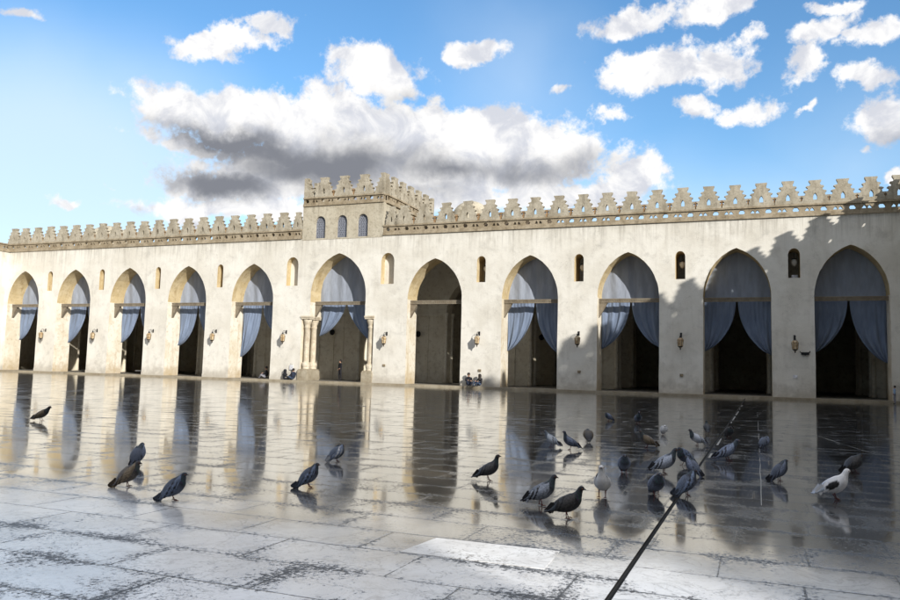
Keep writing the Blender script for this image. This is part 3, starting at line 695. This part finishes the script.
def person(loc, rz, s, pose, top, bottom, label, hair=True, scarf=None, group=None):
    """joints: pelvis, waist, chest, neck, skull base, crown, brow / right arm / left arm / right leg / left leg"""
    if pose == 'stand':
        J = [((0,0,.93),(.155,.11)),((0,0,1.10),(.13,.095)),((0,0,1.36),(.165,.11)),((0,.01,1.50),.055),((0,.01,1.58),.075),((0,.0,1.66),.092),((0,.01,1.73),.07),
             ((.19,0,1.40),.062),((.24,.0,1.14),.047),((.22,.07,.93),.036),((.21,.10,.84),.03),((-.19,0,1.40),.062),((-.25,.02,1.14),.047),((-.17,.14,1.02),.036),((-.08,.19,1.02),.03),
             ((.09,0,.86),.092),((.11,.03,.50),.064),((.12,-.04,.08),.042),((.13,.12,.04),.038),((-.09,0,.86),.092),((-.11,-.01,.50),.064),((-.13,-.05,.08),.042),((-.14,.10,.04),.038)]
        hz, hd, hip = 1.66, (0,0), .98
    else:   # seated on the ground, knees up
        J = [((0,0,.14),(.17,.14)),((0,-.03,.32),(.14,.12)),((0,.02,.55),(.17,.12)),((0,.06,.68),.055),((0,.08,.75),.075),((0,.09,.83),.092),((0,.10,.90),.07),
             ((.19,.04,.58),.062),((.24,.20,.38),.048),((.12,.38,.42),.036),((.05,.42,.44),.03),((-.19,.04,.58),.062),((-.25,.18,.36),.048),((-.14,.36,.38),.036),((-.06,.42,.40),.03),
             ((.11,.12,.14),.10),((.16,.44,.42),.07),((.14,.60,.10),.046),((.14,.74,.05),.038),((-.11,.12,.14),.10),((-.20,.42,.30),.07),((-.05,.56,.09),.046),((.02,.68,.05),.038)]
        hz, hd, hip = .83, (0,.09), .24
    def mf(c):
        if c.z > hz-.15 and abs(c.x) < .13 and (c-Vector((hd[0], hd[1], c.z))).length < .13: return 0
        for k in (10, 14, 9, 13):
            if (c-Vector(J[k][0])).length < (.085 if k in (10, 14) else .045): return 0
        if min((c-Vector(J[18][0])).length, (c-Vector(J[22][0])).length) < .09: return 3
        if pose == 'stand': return 1 if c.z > hip else 2
        return 1 if (c.y < .12 and c.z > .2) or (c.z > .3 and c.y < .22) or min((c-Vector(J[k][0])).length for k in (8, 9, 12, 13)) < .08 else 2
    e = empty('person', loc, rz); e.scale = (s, s, s)
    bd_ = skin_body('body', J, E_, [M_SKIN, top, bottom, M_BLK], mf, e)
    hx, hy = hd
    b = MB()
    if scarf: # head cloth falling on the shoulders
        b.lathe([(.21,hz-.34),(.17,hz-.26),(.115,hz-.16),(.12,hz-.05),(.125,hz+.03),(.10,hz+.10),(.03,hz+.135)], 16, hx, hy-.015); b.build('head_scarf', scarf, e)
    else:
        b.lathe([(.098,hz-.06),(.108,hz+.0),(.106,hz+.06),(.08,hz+.115),(.03,hz+.135)], 16, hx, hy-.03); b.build('hair', M_HAIR, e)
    # face details
    f = MB(); f.lathe([(.004,-.03),(.017,-.01),(.012,.02),(.003,.035)], 8, hx, hy+.098)
    o = f.build('nose', M_SKIN, e, (0, 0, hz-.02))
    f = MB()
    for sx_ in (-1, 1): f.lathe([(.003,-.009),(.011,-.004),(.011,.004),(.003,.009)], 8, hx+sx_*.034, hy+.088)
    f.build('eyes', M_BLK, e, (0, 0, hz+.01))
    tag(e, label, 'person', group)
    return e
# heading: local +y is the way the person faces
person((-32.55, 2.1, .157), R(150), 1.0, 'stand', M_BLK, M_BLK, 'person standing in the gate arch in dark jacket and trousers')
person((-36.45, -.30, .0), R(-60), 1.08, 'sit', M_BLK, M_BLK, 'person in black robe and headscarf sitting on the step left of the gate columns', scarf=M_BLK)
person((-35.55, -.22, .16), R(75), 1.0, 'sit', M_NAVY, M_JEAN, 'person in blue sitting against the gate column base facing the one in black', scarf=None)
person((-39.0, .95, .157), R(110), 1.12, 'sit', M_BLK, M_GREYC, 'person in black crouching in the doorway of the arch left of the gate')
person((-20.15, -.36, .16), R(-150), 1.05, 'sit', M_BLK, M_NAVY, 'person in dark jacket sitting left of the pair under the lantern', hair=True)
person((-19.2, -.36, .16), R(150), .98, 'sit', M_BLK, M_JEAN, 'person in black top and jeans, right of the pair under the lantern', scarf=M_HAIR)
person((7.55, -1.0, 0), R(95), .62, 'stand', M_LBLUE, M_GREYC, 'child in light blue top standing at the right edge by the wall')
b = MB(); b.box(-.16, .16, -.05, .05, 0, .38); b.tube([(-.1,0,.38),(-.08,0,.5),(.08,0,.5),(.1,0,.38)], .012, 5)
tag(b.build('white_bag', M_WHT, None, (-35.9, -.07, 1.0)), 'white bag hung on the wall above the two seated by the gate columns', 'bag')
b = MB(); b.box(-.2, .2, -.2, .2, .30, .36); b.box(-.2, .2, .16, .2, .36, .75)
for a in (-.17, .17):
    for c in (-.17, .17): b.box(a-.02, a+.02, c-.02, c+.02, 0, .3)
tag(b.build('stool', M_BLACK, None, (8.2, -.9, .0)), 'small black chair at the right edge behind the child', 'chair')

# ------------------------------------------------------------------ pigeons
def catmull(P, n):
    out = []
    for i in range(len(P)-1):
        p0, p1, p2, p3 = P[max(i-1, 0)], P[i], P[i+1], P[min(i+2, len(P)-1)]
        for j in range(n):
            t = j/n; out.append(tuple(.5*((2*b_)+(-a+c)*t+(2*a-5*b_+4*c-d)*t*t+(-a+3*b_-3*c+d)*t**3) for a, b_, c, d in zip(p0, p1, p2, p3)))
    out.append(P[-1]); return out
POSE = {  # spine stations: x, z, half width, half depth
 'up':    [(-.20,.062,.026,.005),(-.15,.078,.032,.010),(-.10,.098,.042,.032),(-.04,.118,.058,.055),(.02,.132,.062,.064),(.065,.158,.050,.058),(.088,.195,.031,.038),(.098,.225,.024,.026),(.106,.250,.024,.024),(.122,.256,.020,.020),(.136,.253,.010,.010),(.146,.250,.005,.005),(.160,.244,.0015,.0015)],
 'stand': [(-.20,.070,.026,.005),(-.15,.082,.032,.010),(-.10,.098,.044,.034),(-.04,.112,.060,.056),(.02,.122,.064,.064),(.07,.142,.052,.058),(.098,.172,.034,.040),(.112,.198,.026,.028),(.124,.216,.025,.025),(.140,.219,.020,.020),(.152,.215,.010,.010),(.161,.211,.005,.005),(.174,.204,.0015,.0015)],
 'hunch': [(-.185,.052,.026,.005),(-.14,.070,.034,.011),(-.09,.096,.052,.042),(-.04,.120,.070,.066),(.015,.138,.076,.076),(.055,.158,.064,.068),(.082,.184,.044,.048),(.098,.203,.032,.034),(.110,.212,.027,.027),(.124,.212,.020,.020),(.135,.207,.010,.010),(.144,.202,.005,.005),(.156,.194,.0015,.0015)],
 'tuck':  [(-.17,.060,.026,.005),(-.13,.078,.036,.013),(-.085,.100,.056,.046),(-.04,.118,.073,.068),(.01,.128,.080,.077),(.05,.140,.074,.072),(.078,.158,.056,.056),(.094,.172,.040,.040),(.104,.178,.030,.030),(.114,.176,.020,.020),(.121,.170,.010,.010),(.126,.162,.005,.005),(.130,.150,.0015,.0015)],
 'low':   [(-.20,.060,.026,.005),(-.15,.070,.032,.010),(-.10,.086,.044,.034),(-.04,.106,.060,.054),(.02,.124,.062,.060),(.07,.150,.050,.052),(.105,.178,.034,.036),(.125,.200,.026,.027),(.140,.213,.025,.025),(.155,.214,.020,.020),(.167,.208,.010,.010),(.176,.202,.005,.005),(.188,.194,.0015,.0015)]}
SCH = {  # body, neck, head, wing, bar, tail, tail tip
 'blue': ((.115,.135,.19),(.03,.035,.05),(.05,.06,.085),(.15,.18,.26),(.02,.02,.028),(.10,.12,.17),(.02,.02,.03)),
 'bar': ((.20,.22,.27),(.035,.04,.05),(.03,.033,.042),(.30,.33,.40),(.018,.018,.022),(.13,.15,.19),(.02,.02,.025)),
 'light': ((.30,.33,.38),(.10,.12,.15),(.06,.07,.09),(.40,.43,.48),(.04,.04,.05),(.25,.27,.32),(.05,.05,.06)),
 'checker': ((.09,.11,.16),(.02,.022,.032),(.03,.035,.05),(.13,.17,.26),(.015,.015,.022),(.10,.13,.19),(.012,.012,.016)),
 'dark': ((.045,.045,.05),(.016,.016,.02),(.018,.018,.022),(.05,.048,.05),(.012,.012,.014),(.06,.07,.09),(.02,.02,.025)),
 'brown': ((.11,.095,.08),(.03,.028,.028),(.035,.03,.03),(.14,.11,.075),(.04,.028,.018),(.09,.09,.10),(.03,.03,.035)),
 'white': ((.72,.72,.74),(.74,.74,.76),(.76,.76,.78),(.70,.70,.72),(.62,.62,.64),(.68,.68,.70),(.6,.6,.63)),
 'pied': ((.72,.72,.75),(.74,.74,.76),(.76,.76,.78),(.68,.69,.73),(.012,.012,.014),(.42,.47,.56),(.35,.4,.5)),
 'whiteblack': ((.55,.56,.60),(.04,.045,.055),(.05,.05,.06),(.5,.53,.60),(.04,.04,.05),(.3,.33,.4),(.05,.05,.06)),
 'pied_grey': ((.09,.11,.15),(.03,.035,.05),(.03,.035,.05),(.14,.17,.24),(.5,.5,.52),(.08,.1,.15),(.02,.02,.03))}
m_f, tf, bf = mat('feathers')
at = tf.nodes.new('ShaderNodeVertexColor'); at.layer_name = 'plumage'
tcf = tf.nodes.new('ShaderNodeTexCoord').outputs['Object']
nf = smooth(tf, noise(tf, scaled(tf, tcf, (55, 90, 90)), 1, 5, .7), .32, .68, .5, 1.5)
cf = tf.nodes.new('ShaderNodeVectorMath'); cf.operation = 'SCALE'; tf.links.new(at.outputs[0], cf.inputs[0]); lum = smooth(tf, mth(tf, 'MULTIPLY', tf.nodes.new('ShaderNodeRGBToBW').outputs[0], 1), .3, .6)
tf.links.new(at.outputs[0], [n for n in tf.nodes if n.type == 'RGBTOBW'][0].inputs[0])
nf2 = mth(tf, 'ADD', nf, mth(tf, 'MULTIPLY', mth(tf, 'SUBTRACT', 1, nf), mth(tf, 'MULTIPLY', lum, .8)))
tf.links.new(nf2, cf.inputs['Scale'])
tf.links.new(cf.outputs[0], bf.inputs['Base Color']); bf.inputs['Roughness'].default_value = .62; bf.inputs['Sheen Weight'].default_value = .1
bump(tf, bf, noise(tf, scaled(tf, tcf, (60, 140, 140)), 1.2, 4, .6), .9, .006)
M_LEG = plain('pigeon_leg', (.16,.05,.045), .6); M_EYE = plain('pigeon_eye', (.25,.08,.03), .2); M_BEAK = plain('beak_horn', (.05,.045,.045), .5)
def pigeon_mesh(pose, scheme, seed):
    rnd = random.Random(seed); tn = rnd.uniform(.75, 1.35); wt_ = rnd.uniform(.92, 1.1)
    S_ = [tuple(min(.8, c*tn) for c in q) for q in SCH[scheme]] if scheme not in ('white', 'pied') else SCH[scheme]
    sl = {'hunch': .34, 'tuck': .26}.get(pose, .15)*rnd.uniform(.8, 1.25); kx = {'hunch': .9, 'tuck': .94}.get(pose, 1.)
    P = [(x*kx, max(z+sl*x, .012+h), w*wt_, h) for x, z, w, h in POSE[pose]]; st_ = catmull(P, 4); seg = 18
    vs = []; fs = []; cols = []; mi = []
    def lerp(a, b_, t): t = max(0, min(1, t)); return tuple(x+(y-x)*t for x, y in zip(a, b_))
    N = len(st_)
    for i, (x, z, w, h) in enumerate(st_):
        x0, z0 = st_[max(0, i-1)][:2]; x1, z1 = st_[min(N-1, i+1)][:2]
        dx, dz = x1-x0, z1-z0; l = math.hypot(dx, dz) or 1; nx, nz = -dz/l, dx/l
        s_ = i/(N-1)*12   # station index
        for k in range(seg):
            a = 2*pi*k/seg; c, sn = cos(a), sin(a)
            hh = h*(1.0 if sn > 0 else 1.10 if 2 < s_ < 6 else 1.0)
            vs.append((x+nx*hh*sn, w*c, z+nz*hh*sn))
            body, neck, head, wing, bar, tail, tip = S_
            if s_ < .7: col = tip
            elif s_ < 2.2: col = tail
            elif s_ < 4.4: col = lerp(tail, body, (s_-2.2)/1.5)
            elif s_ < 7.2: col = lerp(body, neck, (s_-4.3)/.9) if not (scheme == 'white') else body
            else: col = lerp(neck, head, (s_-7.2))
            if s_ > 10.2: col = (.05,.045,.05) if s_ < 10.9 and scheme not in ('white', 'pied') else (.10,.08,.075)
            if 10.0 < s_ < 10.5 and sn > .2: col = (.55,.55,.55)
            if 5.3 < s_ < 7.4 and scheme not in ('white', 'pied', 'light'):
                col = tuple(c+q for c, q in zip(col, (.0, .022, .014) if (k+i) % 4 else (.025, .0, .03)))
            cols.append(col)
    for i in range(N-1):
        for k in range(seg): a = i*seg+k; b_ = i*seg+(k+1) % seg; fs.append((a, b_, b_+seg, a+seg)); mi.append(0)
    fs.append(tuple(range(seg))[::-1]); mi.append(0)
    # folded wings: shells laid on the flanks, tips crossing over the tail
    def at_x(x):
        best = min(st_[:28], key=lambda q: abs(q[0]-x)); return best
    for sd_ in (-1, 1):
        nu, nv = 22, 8; base = len(vs)
        drop = rnd.uniform(-.006, .004); ext = rnd.uniform(-.01, .012)
        for i in range(nu+1):
            u = i/nu; x = .072-u*(.072+.185+ext)
            q = at_x(x); cz = q[1]+q[3]*.16*(1-u)+.012*u
            wid = (.052*(1-(2*u-.55)**2*.55) if u < .75 else .042*(1-u)/.25+.006)*(1.15 if pose in ('hunch', 'tuck') else 1)
            for j in range(nv+1):
                v = -1+2*j/nv; zz = cz+drop+wid*v-.008*(1 if v < -.8 and i % 3 == 0 else 0)
                rel = (zz-q[1])/max(q[3], .012)
                yy = q[2]*sqrt(max(.02, 1-min(1, rel*rel)*.85)) if u < .72 else max(.004, q[2]*.75)
                if u > .55: yy = yy*(1-(u-.55)/.45)+(.014*(u-.55)/.45)+.006
                yy += .010*(1-v*v)*sin(pi*min(1, u*1.3+.05))+.003
                vs.append((x, sd_*yy, zz))
                body, neck, head, wing, bar, tail, tip = S_
                col = wing
                bu = u+.10*v
                if scheme == 'pied': col = bar if ((u-.44)/.23)**2+((v-.1+.5*(u-.4))/.62)**2 < 1 else wing
                elif scheme in ('checker', 'pied_grey'):
                    if (i//2+j//2) % 3 == 0 and .12 < u < .62: col = bar
                    if .66 < bu: col = lerp(bar, tail, .35)
                elif scheme != 'white':
                    if .46 < bu < .53 or .60 < bu < .69: col = bar
                    elif bu > .78: col = bar
                if scheme == 'white' and bu > .8: col = bar
                cols.append(col)
        for i in range(nu):
            for j in range(nv):
                a = base+i*(nv+1)+j; q = (a, a+nv+1, a+nv+2, a+1); fs.append(q if sd_ > 0 else q[::-1]); mi.append(0)
    b = MB(); b.add(vs, fs, mi, True)
    nb_ = len(b.v)
    # legs with three front toes and a hind toe
    for sd_ in (-1, 1):
        fx = .012+rnd.uniform(-.02, .022)
        b.tube([(-.005, sd_*.026, .085), (-.004, sd_*.027, .058), (fx-.004, sd_*.028, .012), (fx, sd_*.028, .005)], [.013,.0055,.0038,.004], 6, 1)
        for ang in (-.45, 0, .45, pi):
            L = .034 if ang != pi else .018
            b.tube([(fx, sd_*.028, .006), (fx+L*.55*cos(ang), sd_*.028+L*.55*sin(ang), .0065), (fx+L*cos(ang), sd_*.028+L*sin(ang), .002)], [.0038,.0032,.0014], 5, 1)
    # eyes
    hx, hz, hw, hh = P[9]; hx2, hz2, hw2, _ = P[8]
    for sd_ in (-1, 1):
        ex, ey, ez = (hx+hx2)/2+.003, sd_*(hw2*.90), (hz+hz2)/2+.004
        b.lathe([(.0012,-.0045),(.0042,-.002),(.0042,.002),(.0012,.0045)], 8, 0, 0, 2, True, Matrix.Translation((ex, ey, ez)))
    me = b.mesh('pigeon', [m_f, M_LEG, M_EYE])
    ca = me.color_attributes.new('plumage', 'FLOAT_COLOR', 'POINT')
    for i in range(len(me.vertices)): ca.data[i].color = (*cols[i], 1) if i < nb_ else (.1,.05,.05,1)
    return me
PG = [(-14.64,-41.8,1.2,22,'low','brown','brown pigeon standing alone at the far left of the wet floor'),
(-7.63,-46.23,.98,105,'hunch','blue','blue grey pigeon seen from behind, touching the brown winged one at left'),
(-6.39,-47.66,1.0,40,'hunch','brown','brown winged pigeon with grey tail at the left, in front of a blue grey one'),
(-5.38,-48.09,.98,35,'hunch','checker','blue checkered pigeon nearest the viewer on the left, black tail tip down'),
(-4.71,-46.7,.97,45,'hunch','checker','dark blue hunched pigeon left of centre, in front of a preening one'),
(-5.65,-44.47,.97,60,'tuck','pied_grey','round preening blue grey pigeon with white flecks, left of centre'),
(-3.14,-45.07,1.05,22,'up','dark','black pigeon standing upright alone in the middle facing right'),
(-2.09,-46.45,1.06,25,'stand','bar','pale grey pigeon with black wing bars beside the darkest near one'),
(-1.69,-47.01,1.05,15,'stand','dark','black pigeon striding right in the front, nearest to the viewer at centre'),
(-1.62,-45.61,1.2,275,'up','white','white pigeon facing the viewer, right of the front black one'),
(-3.54,-40.31,1.05,165,'low','light','pale pigeon bending left, first of three beyond the centre'),
(-3.12,-40.63,1.05,195,'up','blue','dark pigeon walking left with neck raised, middle of three beyond the centre'),
(-3.18,-38.84,1.02,110,'tuck','brown','brown egg shaped pigeon seen from behind, right one of three beyond the centre'),
(-4.07,-31.64,.95,210,'tuck','blue','tiny far pigeon, leftmost of the two farthest on the floor'),
(-3.14,-32.35,1.2,290,'stand','blue','tiny far pigeon facing the viewer, right one of the two farthest'),
(-1.95,-39.34,1.08,180,'stand','brown','brown grey pigeon facing left with tail toward the floor channel'),
(-2.05,-35.88,.92,290,'tuck','white','small far white pigeon puffed into a ball'),
(-1.15,-38.27,1.08,200,'stand','whiteblack','white bodied pigeon with black head beside the far floor channel'),
(-1.17,-34.81,1.05,100,'stand','dark','slim dark far pigeon seen from behind on the floor channel'),
(-.65,-35.7,1.05,300,'tuck','dark','dark round far pigeon just right of the floor channel'),
(-.51,-40.76,1.28,28,'low','blue','long blue grey pigeon leaning right just past the floor channel'),
(.07,-38.06,.98,60,'tuck','blue','small blue pigeon preening on the dark strip right of the channel'),
(-1.74,-43.4,1.0,285,'hunch','blue','puffed grey pigeon facing the viewer with wings apart'),
(-1.24,-43.08,1.2,22,'stand','bar','grey pigeon with dark neck pointing right behind the cluster at the channel'),
(-1.1,-45.14,.98,300,'hunch','blue','grey pigeon with black neck facing the viewer in the cluster by the channel'),
(-1.06,-41.9,1.1,215,'tuck','checker','checkered pigeon with head down, farthest of the cluster by the channel'),
(-.86,-43.06,.95,150,'hunch','blue','grey pigeon turned away in the middle of the cluster by the channel'),
(-.79,-44.95,1.04,35,'hunch','checker','blue checkered pigeon at the front of the cluster, standing on the channel'),
(.23,-42.92,1.0,30,'hunch','blue','hunched blue pigeon with dark neck before the pale reflection of a pier, right'),
(1.27,-41.31,1.1,20,'tuck','dark','dark preening pigeon with wing feathers raised, behind the white one at right'),
(.77,-44.32,1.22,20,'stand','pied','white pigeon with black wing patch at the right')]
for i, (x, y, s, hd_, ps, sch, lab) in enumerate(PG):
    o = bpy.data.objects.new('pigeon', pigeon_mesh(ps, sch, i)); C.objects.link(o)
    o.location = (x, y, .004); o.rotation_euler = (0, 0, R(hd_)); zf = {'hunch': 1.02, 'tuck': 1.06, 'stand': 1.13}.get(ps, 1.05); o.scale = (s, s*1.08, s*zf)
    tag(o, lab, 'pigeon', 'pigeons on the wet court')
